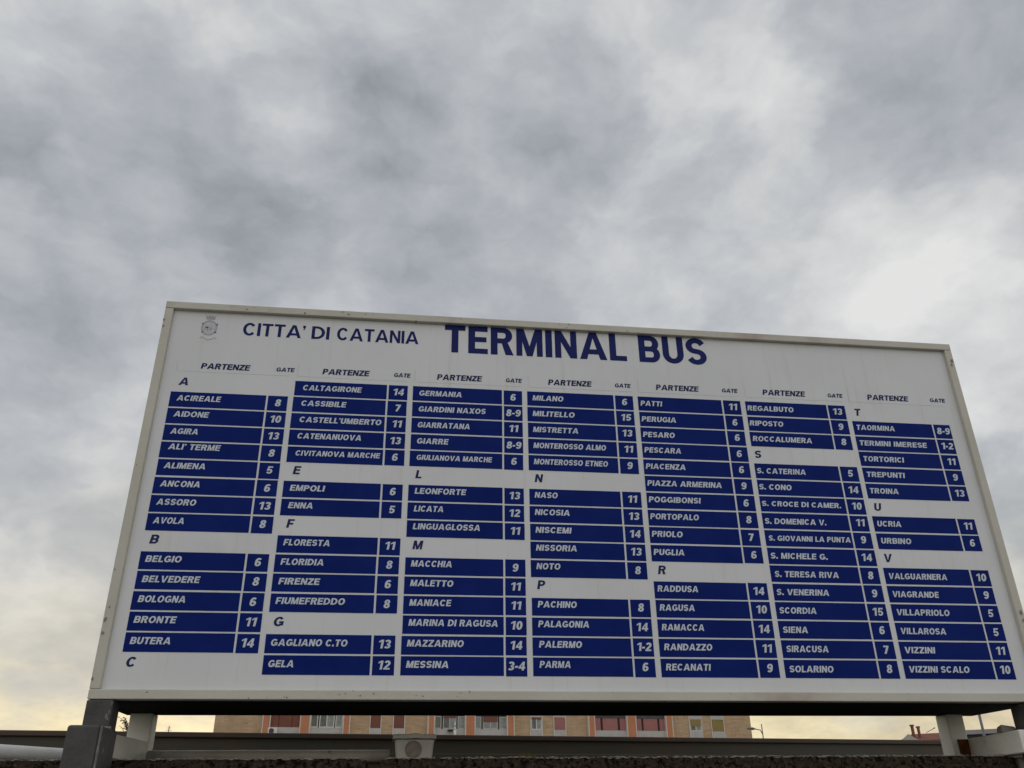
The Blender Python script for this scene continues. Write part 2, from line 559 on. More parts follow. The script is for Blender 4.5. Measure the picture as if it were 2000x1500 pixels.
def slats(step, lo):
    def f(b, co, c):
        sw = b.n('ShaderNodeSeparateXYZ')
        b.put(sw.inputs[0], co)
        t = b.math('FRACT', b.math('DIVIDE', sw.outputs[2], step))
        return b.mix(1.0, c, b.ramp(t, [(0.0, (lo, lo, lo)), (.25, (1, 1, 1)), (1.0, (1, 1, 1))]), 'MULTIPLY')
    return f


M['sh_brown'] = mat('brown_shutter', (.22, .078, .052), .6, .3, var=(.19, .068, .047), vscale=2, extra=slats(.055, .6))
M['sh_mauve'] = mat('mauve_shutter', (.40, .165, .15), .6, .3, var=(.35, .145, .135), vscale=2, extra=slats(.055, .7))
M['sh_olive'] = mat('olive_shutter', (.32, .235, .075), .6, .3, var=(.27, .20, .065), vscale=2, extra=slats(.055, .7))
M['glass'] = mat('window_glass', (.035, .04, .045), .08, .6, var=(.10, .11, .11), vscale=1.2)
M['curtain'] = mat('curtain_behind_glass', (.30, .32, .31), .35, .5, var=(.20, .215, .21), vscale=3)
M['wframe'] = mat('white_window_frame', (.66, .65, .62), .5, .4)
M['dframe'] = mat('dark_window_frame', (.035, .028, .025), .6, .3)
M['tile'] = mat('red_roof_tiles', (.24, .09, .065), .85, .2, var=(.18, .07, .055), vscale=2, bump=.4, bscale=8)
M['plaster'] = mat('pale_plaster', (.50, .46, .41), .85, .2, var=(.44, .40, .36), vscale=1)
M['grey_plaster'] = mat('grey_plaster', (.34, .33, .33), .85, .2, var=(.29, .28, .28), vscale=.8)
M['galv'] = mat('galvanised_steel', (.16, .16, .165), .5, .4, var=(.12, .12, .125), vscale=3)
M['leaf'] = mat('dark_leaf', (.045, .055, .02), .7, .3, var=(.07, .08, .03), vscale=5)
M['bark'] = mat('bark', (.07, .05, .035), .9, .1, var=(.045, .033, .025), vscale=12, bump=.6)
M['lamp_glass'] = mat('lamp_lens', (.5, .5, .48), .3, .5)
M['crest1'] = mat('faded_crest_violet', (.38, .365, .42), .6, .2, var=(.47, .46, .49), vscale=70)
M['crest2'] = mat('faded_crest_rose', (.40, .335, .36), .6, .2, var=(.47, .44, .45), vscale=90)
M['crest3'] = mat('faded_crest_dark', (.20, .21, .23), .6, .2, var=(.34, .34, .36), vscale=90)
M['crest4'] = mat('faded_crest_ochre', (.46, .45, .38), .6, .2, var=(.52, .52, .47), vscale=70)
M['crest5'] = mat('faded_crest_pale', (.50, .495, .53), .6, .2, var=(.58, .58, .60), vscale=60)
M['seam'] = mat('sticker_edge', (.50, .49, .45), .6, .2, var=(.57, .565, .54), vscale=40)

# ------------------------------------------------------------------ ground, road, pavement
tag(MB().add([(-700, -700, -.13), (700, -700, -.13), (700, 900, -.13), (-700, 900, -.13)], [(0, 1, 2, 3)]).build('ground', M['asphalt']), kind='structure')
tag(MB().box(-30, 30, -6, .6, -.12, 0).build('pavement', M['paving']), kind='structure')
tag(MB().box(-30, 30, -6.16, -6.003, -.12, .003).build('kerb', M['kerb']), kind='structure')

# ------------------------------------------------------------------ the sign
SG = thing('bus_departure_board', 'long white departure board with dark blue destination rows in a cream frame', 'sign', (0, 0, 0))
H = 1.3453
RC = .016                                    # how far the panel lies behind the frame's face
zb = Z0


def bx(x0, x1, y0, y1, z0, z1):
    return MB().box(x0, x1, y0, y1, zb + z0, zb + z1)


bx(0, 3.0, 0, .04, H - .0275, H).build('frame_rail', M['frame'], SG, .0025)
bx(0, 3.0, 0, .04, 0, .0275).build('frame_rail', M['frame'], SG, .0025)
bx(0, .0285, .0008, .04, .0280, H - .0280).build('frame_rail', M['frame'], SG, .0025)
bx(2.9715, 3.0, .0008, .04, .0280, H - .0280).build('frame_rail', M['frame'], SG, .0025)
PANEL = bx(.0288, 2.9712, RC, .036, .0278, H - .0278).build('panel', M['panel'], SG)
# the cabinet behind: sides, top, back face and the dark underside
mb = bx(.002, .016, .041, .418, .012, H - .004)
mb.box(2.984, 2.998, .041, .418, zb + .012, zb + H - .004)
mb.box(.0165, 2.9835, .041, .418, zb + H - .016, zb + H - .004)
mb.box(.0165, 2.9835, .404, .418, zb + .012, zb + H - .0165)
mb.build('cabinet', M['frame'], SG, .002)
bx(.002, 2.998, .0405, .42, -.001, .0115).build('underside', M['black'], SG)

# dents and chips of rust on the frame, small flakes proud of the paint
rnd = random.Random(3)


def flake(cx, cz, r, sx=1.0):
    n = 9
    pts = [(cx + sx * r * (.55 + .6 * rnd.random()) * math.cos(6.283 * k / n), -.0006, zb + cz + r * (.5 + .7 * rnd.random()) * math.sin(6.283 * k / n)) for k in range(n)]
    MB().add(pts, [tuple(range(n))]).build('rust_spot', M['rust'] if r < .004 else M['scar'], SG)


for cx, cz, r in ((.004, 1.268, .007), (.006, 1.243, .0055), (.012, .262, .004), (.007, .225, .008), (.008, .185, .008), (.004, .055, .006), (2.990, 1.27, .011), (2.985, 1.25, .009), (2.988, .29, .010), (2.99, .262, .008)):
    flake(cx, cz, r, .6)
for k in range(14):
    flake(rnd.uniform(.5, 1.15), rnd.uniform(.004, .022), rnd.uniform(.0009, .0019), 1.4)
for cx in (.29, .31, .48, .62, .635, .70, .73, 1.055, 1.43, 1.447, 1.455):
    flake(cx + rnd.uniform(-.01, .01), H - rnd.uniform(.006, .022), rnd.uniform(.0013, .0026), 1.7)

# posts and legs
PB = -1.87
bx(0, .074, .0, .072, -.32, -.0015).build('post', M['post'], SG, .004)
sl = bx(-.005, .080, -.10, .0755, PB, -.078).build('post_sleeve', M['post'], SG, .007)
MB().tube([(.084, -.094, zb - .08), (.084, -.093, zb - .3), (.083, -.094, zb - .6)], .0035, 6).build('weld_seam', M['weld'], SG)
wm = MB()
for k in range(16):
    t = k / 15
    wm.tube([(-.002 + .078 * t, -.004 + rnd.uniform(-.001, .001), zb - .079), (.0035 + .078 * t, -.004, zb - .077)], .0045 + rnd.uniform(0, .001), 6)
wm.build('weld_seam', M['weld'], SG, 0, True)
for k, (x, z, r) in enumerate(((.071, -.012, .004), (.068, -.034, .0045), (.062, -.046, .006), (.066, -.052, .004), (.010, -.004, .004), (.034, -.005, .003))):
    pts = [(x + .6 * r * (.6 + .6 * rnd.random()) * math.cos(6.283 * q / 9), -.0007, zb + z + 1.3 * r * (.6 + .6 * rnd.random()) * math.sin(6.283 * q / 9)) for q in range(9)]
    MB().add(pts, [tuple(range(9))]).build('paint_scrape', M['scrape'], SG)
bx(2.912, 2.990, .0, .078, -.32, -.0015).build('post', M['post'], SG, .004)
bx(2.907, 2.995, -.10, .0815, PB, -.30).build('post_sleeve', M['post'], SG, .007)
bx(.030, .101, .35, .4195, -.1535, -.0015).build('rear_leg', M['white_steel'], SG, .003)
rl = bx(2.852, 2.916, .35, .4195, -.1535, -.0015).build('rear_leg', M['white_steel'], SG, .003)
MB().prism([(.010, .074), (.066, .074), (.100, .348), (.034, .348)], zb - .150, zb - .086).build('brace', M['white_steel'], SG, .003)
MB().prism([(2.857, -.012), (2.909, -.012), (2.909, .081), (2.936, .081), (2.990, .41), (2.922, .41)], zb - .153, zb - .085).build('brace', M['white_steel'], SG, .003)
rp = MB()
rp.prism([(2.873, .3455), (2.919, .3455), (2.919, .349), (2.873, .349)], zb - .153, zb - .086)
rp.prism([(2.917, .31), (2.9215, .335), (2.930, .345), (2.918, .349)], zb - .153, zb - .086)
rp.build('rust_patch', M['rust'], SG)
MB().add([(2.869, .085, zb - .0848), (2.925, .085, zb - .0848), (2.93, .125, zb - .0848), (2.874, .125, zb - .0848), (2.871, .087, zb - .060), (2.92, .088, zb - .067), (2.926, .12, zb - .069), (2.878, .122, zb - .066)], [(0, 3, 2, 1), (4, 5, 6, 7), (0, 1, 5, 4), (1, 2, 6, 5), (2, 3, 7, 6), (3, 0, 4, 7)]).build('mortar_lump', M['pale_stone'], SG, .003)

# writing on the panel
ROWS = """
1 1 ACIREALE 0.092 0.237 0.9720 8
1 2 AIDONE 0.091 0.206 0.9120 10
1 3 AGIRA 0.091 0.181 0.8490 13
1 4 ALI'_TERME 0.093 0.260 0.7930 8
1 5 ALIMENA 0.090 0.223 0.7260 5
1 6 ANCONA 0.089 0.215 0.6630 6
1 7 ASSORO 0.088 0.211 0.6010 13
1 8 AVOLA 0.088 0.184 0.5390 8
1 10 BELGIO 0.086 0.195 0.4150 6
1 11 BELVEDERE 0.087 0.259 0.3520 8
1 12 BOLOGNA 0.086 0.227 0.2910 6
1 13 BRONTE 0.085 0.208 0.2290 11
1 14 BUTERA 0.085 0.203 0.1670 14
2 0 CALTAGIRONE 0.506 0.709 1.0320 14
2 1 CASSIBILE 0.506 0.660 0.9720 7
2 2 CASTELL'UMBERTO 0.506 0.785 0.9100 11
2 3 CATENANUOVA 0.505 0.721 0.8490 13
2 4 CIVITANOVA_MARCHE 0.505 0.787 0.7860 6
2 6 EMPOLI 0.500 0.613 0.6620 6
2 7 ENNA 0.501 0.581 0.6020 5
2 9 FLORESTA 0.499 0.646 0.4780 11
2 10 FLORIDIA 0.497 0.632 0.4150 8
2 11 FIRENZE 0.497 0.624 0.3530 6
2 12 FIUMEFREDDO 0.495 0.707 0.2920 8
2 14 GAGLIANO_C.TO 0.494 0.724 0.1660 13
2 15 GELA 0.493 0.570 0.1040 12
3 0 GERMANIA 0.910 1.063 1.0310 6
3 1 GIARDINI_NAXOS 0.910 1.148 0.9690 8-9
3 2 GIARRATANA 0.909 1.093 0.9080 11
3 3 GIARRE 0.909 1.018 0.8470 8-9
3 4 GIULIANOVA_MARCHE 0.910 1.170 0.7860 6
3 6 LEONFORTE 0.909 1.082 0.6650 13
3 7 LICATA 0.909 1.008 0.6030 12
3 8 LINGUAGLOSSA 0.908 1.131 0.5420 11
3 10 MACCHIA 0.907 1.040 0.4180 9
3 11 MALETTO 0.907 1.045 0.3550 11
3 12 MANIACE 0.907 1.039 0.2930 11
3 13 MARINA_DI_RAGUSA 0.907 1.189 0.2310 10
3 14 MAZZARINO 0.905 1.081 0.1680 14
3 15 MESSINA 0.905 1.036 0.1050 3-4
4 0 MILANO 1.317 1.430 1.0320 6
4 1 MILITELLO 1.316 1.469 0.9700 15
4 2 MISTRETTA 1.316 1.480 0.9080 13
4 3 MONTEROSSO_ALMO 1.316 1.576 0.8470 11
4 4 MONTEROSSO_ETNEO 1.316 1.579 0.7860 9
4 6 NASO 1.316 1.396 0.6640 11
4 7 NICOSIA 1.315 1.436 0.6030 13
4 8 NISCEMI 1.316 1.438 0.5410 14
4 9 NISSORIA 1.316 1.455 0.4800 13
4 10 NOTO 1.316 1.396 0.4180 8
4 12 PACHINO 1.317 1.445 0.2940 8
4 13 PALAGONIA 1.317 1.483 0.2320 14
4 14 PALERMO 1.318 1.456 0.1690 1-2
4 15 PARMA 1.318 1.418 0.1080 6
5 0 PATTI 1.716 1.797 1.0300 11
5 1 PERUGIA 1.715 1.845 0.9670 6
5 2 PESARO 1.715 1.833 0.9060 6
5 3 PESCARA 1.715 1.851 0.8460 6
5 4 PIACENZA 1.715 1.861 0.7840 6
5 5 PIAZZA_ARMERINA 1.715 1.986 0.7210 9
5 6 POGGIBONSI 1.715 1.901 0.6610 6
5 7 PORTOPALO 1.715 1.888 0.6000 8
5 8 PRIOLO 1.715 1.824 0.5380 7
5 9 PUGLIA 1.716 1.824 0.4750 6
5 11 RADDUSA 1.718 1.858 0.3520 14
5 12 RAGUSA 1.720 1.839 0.2900 10
5 13 RAMACCA 1.721 1.864 0.2270 14
5 14 RANDAZZO 1.723 1.883 0.1650 11
5 15 RECANATI 1.723 1.870 0.1030 9
6 0 REGALBUTO 2.123 2.303 1.0300 13
6 1 RIPOSTO 2.123 2.253 0.9690 9
6 2 ROCCALUMERA 2.126 2.354 0.9070 8
6 4 S._CATERINA 2.123 2.308 0.7820 5
6 5 S._CONO 2.122 2.244 0.7210 14
6 6 S._CROCE_DI_CAMER. 2.123 2.418 0.6590 10
6 7 S._DOMENICA_V. 2.124 2.351 0.5950 11
6 8 S._GIOVANNI_LA_PUNTA 2.129 2.429 0.5340 9
6 9 S._MICHELE_G. 2.126 2.333 0.4720 14
6 10 S._TERESA_RIVA 2.131 2.361 0.4090 8
6 11 S._VENERINA 2.128 2.315 0.3480 9
6 12 SCORDIA 2.128 2.259 0.2870 15
6 13 SIENA 2.130 2.218 0.2240 6
6 14 SIRACUSA 2.132 2.278 0.1630 7
6 15 SOLARINO 2.132 2.283 0.1000 8
7 1 TAORMINA 2.538 2.692 0.9700 8-9
7 2 TERMINI_IMERESE 2.537 2.805 0.9070 1-2
7 3 TORTORICI 2.539 2.699 0.8440 11
7 4 TREPUNTI 2.539 2.688 0.7830 9
7 5 TROINA 2.538 2.650 0.7200 13
7 7 UCRIA 2.540 2.632 0.5970 11
7 8 URBINO 2.541 2.655 0.5350 6
7 10 VALGUARNERA 2.541 2.758 0.4100 10
7 11 VIAGRANDE 2.541 2.711 0.3480 9
7 12 VILLAPRIOLO 2.542 2.735 0.2870 5
7 13 VILLAROSA 2.542 2.707 0.2250 5
7 14 VIZZINI 2.542 2.651 0.1630 11
7 15 VIZZINI_SCALO 2.543 2.758 0.1020 10
"""
PI0 = .0619
CELL = .0565
LAB = "dark blue strip reading "
rj = random.Random(11)
for ln in ROWS.strip().splitlines():
    c, slot, txt, l, r, zc, gate = ln.split()
    c, slot, l, r, zc = int(c) - 1, int(slot), float(l), float(r), float(zc)
    txt = txt.replace('_', ' ')
    x0 = .068 + .4098 * c
    zt = 1.057 - PI0 * slot
    jx, jz = rj.uniform(-.0006, .0006), rj.uniform(-.0006, .0006)
    st = bx(x0 + jx, x0 + .318 + jx, RC - .0008, RC - .0001, zt - CELL + jz, zt + jz).build('destination_strip', M['blue'], SG)
    st['label'] = LAB + txt
    cap = .0205 if len(txt) < 17 else .0188
    lettering(txt, HEAVY, cap, .16, .12, .46, l, r, zb + zc - cap / 2, RC - .0012).build('strip_lettering', M['white'], st)
    gs = bx(x0 + .3245 + jx, x0 + .391 + jx, RC - .0008, RC - .0001, zt - CELL - jz, zt - jz).build('gate_tile', M['blue'], SG)
    gs['label'] = "small dark blue tile reading gate " + gate + " beside " + txt
    gc = .0262
    gx = x0 + .3585 + rj.uniform(-.001, .001)
    g = lettering(gate, DIGIT, gc, .15, .14 if '-' not in gate else .08, .3, 0, None, zb + zt - CELL / 2 - gc / 2 + .002 + rj.uniform(-.001, .001), RC - .0012, center=gx + .001)
    g.build('gate_number', M['white'], gs)
for ch, x, z in (('A', .106, 1.0355), ('B', .1025, .478), ('C', .0995, .106), ('E', .5165, .7245), ('F', .514, .5405), ('G', .511, .2285), ('L', .921, .7245), ('M', .9265, .4795),
                 ('N', 1.332, .725), ('P', 1.3305, .357), ('R', 1.740, .4145), ('S', 2.137, .8455), ('T', 2.556, 1.0325), ('U', 2.556, .659), ('V', 2.5535, .4735)):
    o = lettering(ch, HEAVY, .029, .17, center=x, z=zb + z - .0145, y=RC - .0006).build('index_letter', M['ink'], SG)
    o['label'] = 'dark index letter ' + ch
for k, (a, b_, c_, d_) in enumerate(((.153, .319, .408, .471), (.568, .732, .818, .877), (.972, 1.134, 1.22, 1.279), (1.376, 1.538, 1.624, 1.684), (1.78, 1.944, 2.033, 2.094), (2.192, 2.36, 2.449, 2.509), (2.609, 2.776, 2.864, 2.927))):
    lettering('PARTENZE', HEAVY, .0222, .15, .08, .3, a, b_, zb + 1.0985 - .0107, RC - .0006).build('column_heading', M['ink'], SG)
    lettering('GATE', HEAVY, .0160, .15, .07, .3, c_, d_, zb + 1.0985 - .008, RC - .0006).build('column_heading', M['ink'], SG)
    # faint outline of the pasted heading sticker
    e = MB()
    xa, xb = .068 + .4098 * k + .004, .068 + .4098 * k + .39
    e.box(xa, xa + .0012, RC - .0004, RC - .0001, zb + 1.076, zb + 1.125)
    e.box(xa + .002, xb, RC - .0004, RC - .0001, zb + 1.0745, zb + 1.0752)
    e.build('sticker_edge', M['seam'], SG)
for wd, xa, xb in (("CITTA'", .275, .493), ("DI", .516, .579), ("CATANIA", .606, .900)):
    lettering(wd, MEDIUM, .0525, 0, .10, .4, xa, xb, zb + 1.229, RC - .0006).build('city_lettering', M['navy'], SG)
for wd, xa, xb in (("TERMINAL", .995, 1.679), ("BUS", 1.727, 1.991)):
    lettering(wd, BOLD, .1145, 0, .115, .4, xa, xb, zb + 1.2025, RC - .0006).build('title_lettering', M['navy'], SG)

# faded civic crest: crown, oval shield with an elephant, ribbon
CR = MB().box(.124, .1945, RC - .0003, RC - .0001, zb + 1.194, zb + 1.309)
crest = CR.build('crest', M['panel'], SG)
yy = RC - .0007


def flat(polys, name, mt, dy=0.0):
    q = MB()
    for p in polys:
        q.add([(x, yy - dy, zb + z) for x, z in p], [tuple(range(len(p)))])
    return q.build(name, mt, crest)


def wobble(cx, cz, rx, rz, n=18, j=.12):
    return [(cx + rx * (1 + j * (rnd.random() - .5)) * math.cos(6.283 * k / n), cz + rz * (1 + j * (rnd.random() - .5)) * math.sin(6.283 * k / n)) for k in range(n)]


flat([[(.143, 1.286), (.173, 1.286), (.1755, 1.303), (.168, 1.297), (.164, 1.305), (.158, 1.298), (.152, 1.305), (.148, 1.297), (.1405, 1.303)]], 'crown', M['crest2'])
flat([arc(.158, 1.252, .022, .0255, 0, 354, 29)], 'shield_field', M['crest5'])
flat([q for q in stroke(arc(.158, 1.252, .0245, .028, 0, 360, 30), .007, .007, True)[1]], 'shield_rim', M['crest1'], .0001)
flat([wobble(.158, 1.250, .0105, .0068), wobble(.149, 1.256, .0058, .0058), [(.151, 1.246), (.154, 1.246), (.154, 1.237), (.151, 1.237)], [(.163, 1.246), (.166, 1.246), (.166, 1.237), (.163, 1.237)], [(.145, 1.256), (.1475, 1.253), (.1445, 1.243), (.1425, 1.244)]], 'elephant', M['crest1'], .0002)
flat([wobble(.1335, 1.268, .003, .004), wobble(.1835, 1.267, .003, .005), wobble(.136, 1.234, .003, .003), wobble(.181, 1.235, .004, .003)], 'shield_stud', M['crest3'], .0001)
flat([q for q in stroke([(.131, 1.209), (.140, 1.214), (.150, 1.207), (.160, 1.203), (.170, 1.206), (.179, 1.213), (.188, 1.208)], .005, .005)[1]], 'ribbon', M['crest4'])

# ------------------------------------------------------------------ rough stone wall under the board
WL = thing('stone_wall', 'rough dark lava stone wall running under the departure board', 'wall', (0, 0, 0))
MB().box(-9, 12, .128, .52, -.02, 1.40).build('wall_body', M['lava'], WL)


def stone(x0, x1, y0, y1, z0, z1, name, mt, amp, seed, step=.012):
    """a block with a rough, pitted surface and broken edges; very long blocks get coarser away from the sign"""
    nx = max(2, int((x1 - x0) / step))
    nz = max(2, int((z1 - z0) / .016))
    ny = max(2, int((y1 - y0) / .03))
    bm = bmesh.new()

    def grid(o, u, w, nu, nw):
        g = [[bm.verts.new(o + u * (i / nu) + w * (j / nw)) for j in range(nw + 1)] for i in range(nu + 1)]
        for i in range(nu):
            for j in range(nw):
                bm.faces.new((g[i][j], g[i + 1][j], g[i + 1][j + 1], g[i][j + 1]))
    X, Y, Z = Vector((x1 - x0, 0, 0)), Vector((0, y1 - y0, 0)), Vector((0, 0, z1 - z0))
    o = Vector((x0, y0, z0))
    grid(o, X, Z, nx, nz)
    grid(o + Z, X, Y, nx, ny)
    grid(o, Y, Z, ny, nz)
    grid(o + X, Y, Z, ny, nz)
    grid(o + Y, X, Z, nx, 2)
    bmesh.ops.remove_doubles(bm, verts=bm.verts, dist=1e-4)
    sv = Vector((seed * 7.3, seed * 3.1, 0))
    c = Vector(((x0 + x1) / 2, (y0 + y1) / 2, (z0 + z1) / 2))
    for v in bm.verts:
        p = v.co.copy()
        d = noise.noise_vector(p * 22 + sv) * .55 + noise.noise_vector(p * 60 + sv) * .35 + noise.noise_vector(p * 7 + sv) * .6
        k = 1.0
        e = min(p.x - x0, x1 - p.x)
        t = z1 - p.z
        if t < .02 and p.y - y0 < .03:
            v.co.z -= .006 * max(0, noise.noise(p * 16 + sv) + .15) + .0015
            v.co.y += .006
        if e < .02:
            v.co.z -= .004 if t < .02 else 0
        v.co += d * amp * k
    bmesh.ops.recalc_face_normals(bm, faces=bm.faces)
    me = bpy.data.meshes.new(name)
    bm.to_mesh(me)
    bm.free()
    me.materials.append(mt)
    for p in me.polygons:
        p.use_smooth = True
    ob = bpy.data.objects.new(name, me)
    COL.objects.link(ob)
    ob.parent = WL
    return ob


zt_ = Z0 - .153
stone(-2.6, -.62, .10, .53, 1.40, zt_, 'coping_block', M['lava'], .0032, 1, .03)
stone(-.605, .798, .10, .53, 1.40, zt_, 'coping_block', M['lava'], .0022, 2, .008)
stone(.840, 2.900, .10, .53, 1.40, zt_, 'coping_block', M['lava'], .0022, 3, .008)
stone(2.915, 4.4, .085, .53, 1.40, zt_ - .004, 'coping_block', M['pale_stone'], .0025, 4, .03)
# crumbs of mortar left along the upper edge
cr = MB()
for k in range(950):
    x = rnd.uniform(-.6, 2.88)
    if .79 < x < .845:
        continue
    r = rnd.uniform(.0007, .0023)
    n = 6
    zc = zt_ - rnd.uniform(-.002, .004)
    yc = .102 + rnd.uniform(0, .012)
    L = r * rnd.uniform(1.5, 5)
    cr.tube([(x - L, yc, zc), (x - L * .4, yc - r * .3, zc + r * .2), (x + L * .5, yc, zc), (x + L, yc + .001, zc - r * .3)], [r * .3, r * .8, r * .7, r * .25], 6)
cr.build('mortar_crumbs', M['mortar'], WL, 0, True)

# ------------------------------------------------------------------ conduit, junction box, moss on the wall
tag(MB().tube([(.112, .322, Z0 - .134), (.4, .321, Z0 - .1335), (.7, .322, Z0 - .134), (.866, .321, Z0 - .134)], .0185, 16).build('conduit_pipe', M['pvc'], None, 0, True),
    'grey conduit along the wall top, ending at the junction box', 'pipe')
tag(MB().tube([(-.345, .045, Z0 - .131), (-.27, .152, Z0 - .131), (-.13, .345, Z0 - .131), (-.03, .44, Z0 - .131)], .0235, 18).build('conduit_pipe', M['pvc_light'], None, 0, True),
    'pale thicker pipe end beside the dark left post, lying on the wall top', 'pipe')
JB = thing('junction_box', 'weathered grey plastic junction box with overhanging lid standing on the wall top', 'electrical box', (.944, .25, Z0 - .155))


def taper(w0, d0, z0, w1, d1, z1, y=0.0):
    return MB().add([(-w0, y, z0), (w0, y, z0), (w0, y + d0, z0), (-w0, y + d0, z0), (-w1, y, z1), (w1, y, z1), (w1, y + d1, z1), (-w1, y + d1, z1)],
                    [(0, 3, 2, 1), (4, 5, 6, 7), (0, 1, 5, 4), (1, 2, 6, 5), (2, 3, 7, 6), (3, 0, 4, 7)])


taper(.056, .10, 0, .063, .105, .066).build('box_body', M['box'], JB, .006, False, 3)
ld = MB()
nx = 14
vs, fs = [], []
for i in range(nx + 1):
    x = -.0695 + .139 * i / nx
    dz = .004 * (1 - (x / .0695) ** 2) + .0015 * math.sin(i * 1.1)
    vs += [(x, -.008, .066 + dz * .4), (x, .115, .066 + dz * .4), (x, .115, .079 + dz), (x, -.008, .0785 + dz)]
for i in range(nx):
    a, c = i * 4, (i + 1) * 4
    fs += [(a + k, a + (k + 1) % 4, c + (k + 1) % 4, c + k) for k in range(4)]
fs += [(0, 1, 2, 3), (nx * 4 + 3, nx * 4 + 2, nx * 4 + 1, nx * 4)]
ld.add(vs, fs).build('lid', M['box'], JB, .002)
MB().lathe_y(-.003, .001, .036, [(.0262, 0), (.0262, .004), (.0225, .0062), (.0215, .0042), (.0150, .0042), (.0145, .0055), (.0045, .0055), (.004, .007), (.001, .007)]).build('cable_knockout', M['knock'], JB, 0, False)
MB().tube([(-.03, .05, .079), (-.028, .05, .0835)], .004, 8).build('lid_screw', M['galv'], JB)

mo = bmesh.new()
bmesh.ops.create_icosphere(mo, subdivisions=4, radius=1)
for v in mo.verts:
    d = 1 + .28 * noise.noise(v.co * 3.1) + .18 * noise.noise(v.co * 9)
    v.co = Vector((v.co.x * .034 * d, v.co.y * .022 * d, v.co.z * .016 * d))
me = bpy.data.meshes.new('moss_cushion')
mo.to_mesh(me)
mo.free()
me.materials.append(M['moss'])
mo_o = bpy.data.objects.new('moss_cushion', me)
mo_o.location = (1.304, .235, Z0 - .150)
COL.objects.link(mo_o)
tag(mo_o, 'low olive green moss cushion growing on the wall top right of the junction box', 'moss')

# ------------------------------------------------------------------ long dark fence behind the wall
FA = R(8)
FN = thing('metal_fence', 'long dark green-brown sheet fence with brownish capping behind the wall', 'fence', (0, 1.198, 0), FA)
FT = Z0 + .0135
MB().box(-9, 14, 0, .03, -.13, FT - .022).build('fence_panel', M['fence'], FN)
MB().box(-9, 14, -.012, .045, FT - .0215, FT).build('fence_capping', M['fence_cap'], FN, .004)
fr = MB()
fr.box(-9, 14, -.010, -.0005, FT - .115, FT - .075)
fr.build('fence_rail', M['fence'], FN, .004)
fp = None
for k in range(12):
    x = -8.4 + 2 * k
    if fp is None:
        fp = MB().box(-.03, .03, .031, .09, -.13, FT - .03).build('fence_post', M['fence'], FN)
        fp.location.x = x
    else:
        copy_part(fp, FN, (x, 0, 0))

# ------------------------------------------------------------------ apartment block beyond
BA = R(6.5)
BO = Vector((-16.7, 90.38, 0))
AB = thing('apartment_building', 'long tan brick apartment block with orange pilasters and shuttered windows far behind the wall', 'building', BO, BA)
ca, sa = math.cos(BA), math.sin(BA)
CP = cam_o.location.copy()


FX = [(418, 0.0), (600, 8.939), (800, 19.246), (1000, 30.099), (1200, 41.542), (1350, 50.542), (1467, 57.827)]


def fx(px):
    for (p0, u0), (p1, u1) in zip(FX, FX[1:]):
        if p0 <= px <= p1:
            return u0 + (u1 - u0) * (px - p0) / (p1 - p0)
    raise ValueError(px)


U1 = FX[-1][1]
SILL = Z0 + 8.10
HEAD = Z0 + 9.33
ST = 3.15
MB().box(0, U1, 0, 11, -.13, SILL + 4.6).build('wall', M['tan'], AB)
MB().box(-.5, U1 + .5, -.5, 11.5, SILL + 4.605, SILL + 4.85).build('roof', M['sill'], AB)
LEV = (0, 1, -1, -2)                         # storeys: the one in view, and its neighbours
PIL = ((512, 524.5), (586, 603), (669, 679.5), (834.5, 844.5), (907, 923.5), (989.5, 1001), (1147.5, 1157.5), (1223, 1238.5), (1299, 1309.5))
for a, c in PIL:
    p = MB().box(fx(a), fx(c), -.42, -.003, -.13, SILL + 4.55).build('pilaster', M['orange'], AB)
    MB().box(fx(c), fx(c) + .10, -.425, -.003, -.13, SILL + 4.54).build('pilaster_edge', M['trim'], p)
    MB().box(fx(a) - .10, fx(a), -.425, -.003, -.13, SILL + 4.54).build('pilaster_edge', M['trim'], p)


def on_floors(parts):
    """parts: list of (object, children) built for the storey in view; copy them to the other storeys"""
    for lev in LEV[1:]:
        for o, kids in parts:
            c = copy_part(o, AB, (0, 0, lev * ST))
            for q in kids:
                copy_part(q, c)


def window(pa, pb, panes, shut=None, blind=None, blind_frac=0.0, frame='wframe', z0=None, z1=None, y=-.02, glass='glass', build=True):
    """panes: list of pixel-free fractions; shut: shutter material; blind: partly lowered shutter"""
    z0 = SILL if z0 is None else z0
    z1 = HEAD if z1 is None else z1
    a, c = fx(pa), fx(pb)
    kids = []
    if shut:
        o = MB().box(a, c, y - .05, y, z0, z1).build('window', M[shut], AB)
        return (o, kids)
    t = .09
    m_ = MB().box(a, c, y - .06, y, z0, z0 + t).box(a, c, y - .06, y, z1 - t, z1)
    for k in range(panes + 1):
        xx = a + (c - a - t) * k / panes
        m_.box(xx, xx + t, y - .058, y, z0 + t, z1 - t)
    o = m_.build('window', M[frame], AB)
    for k in range(panes):
        xa = a + (c - a - t) * k / panes + t
        xb = a + (c - a - t) * (k + 1) / panes
        kids.append(MB().box(xa, xb, y - .03, y - .01, z0 + t, z1 - t).build('pane', M[glass if (k % 2 == 0) else 'curtain'], o))
    if blind:
        kids.append(MB().box(a + t * .5, c - t * .5, y - .085, y - .062, z1 - (z1 - z0) * blind_frac, z1 - .004).build('blind', M[blind], o))
    return (o, kids)


def sillpanel(pa, pb, z1=None, y=-.012):
    return (MB().box(fx(pa), fx(pb), y - .06, y + .009, SILL - 1.0, SILL - .004 if z1 is None else z1).build('sill_panel', M['sill'], AB), [])


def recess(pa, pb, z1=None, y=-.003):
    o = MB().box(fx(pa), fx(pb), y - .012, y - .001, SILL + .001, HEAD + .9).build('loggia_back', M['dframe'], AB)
    return (o, [])


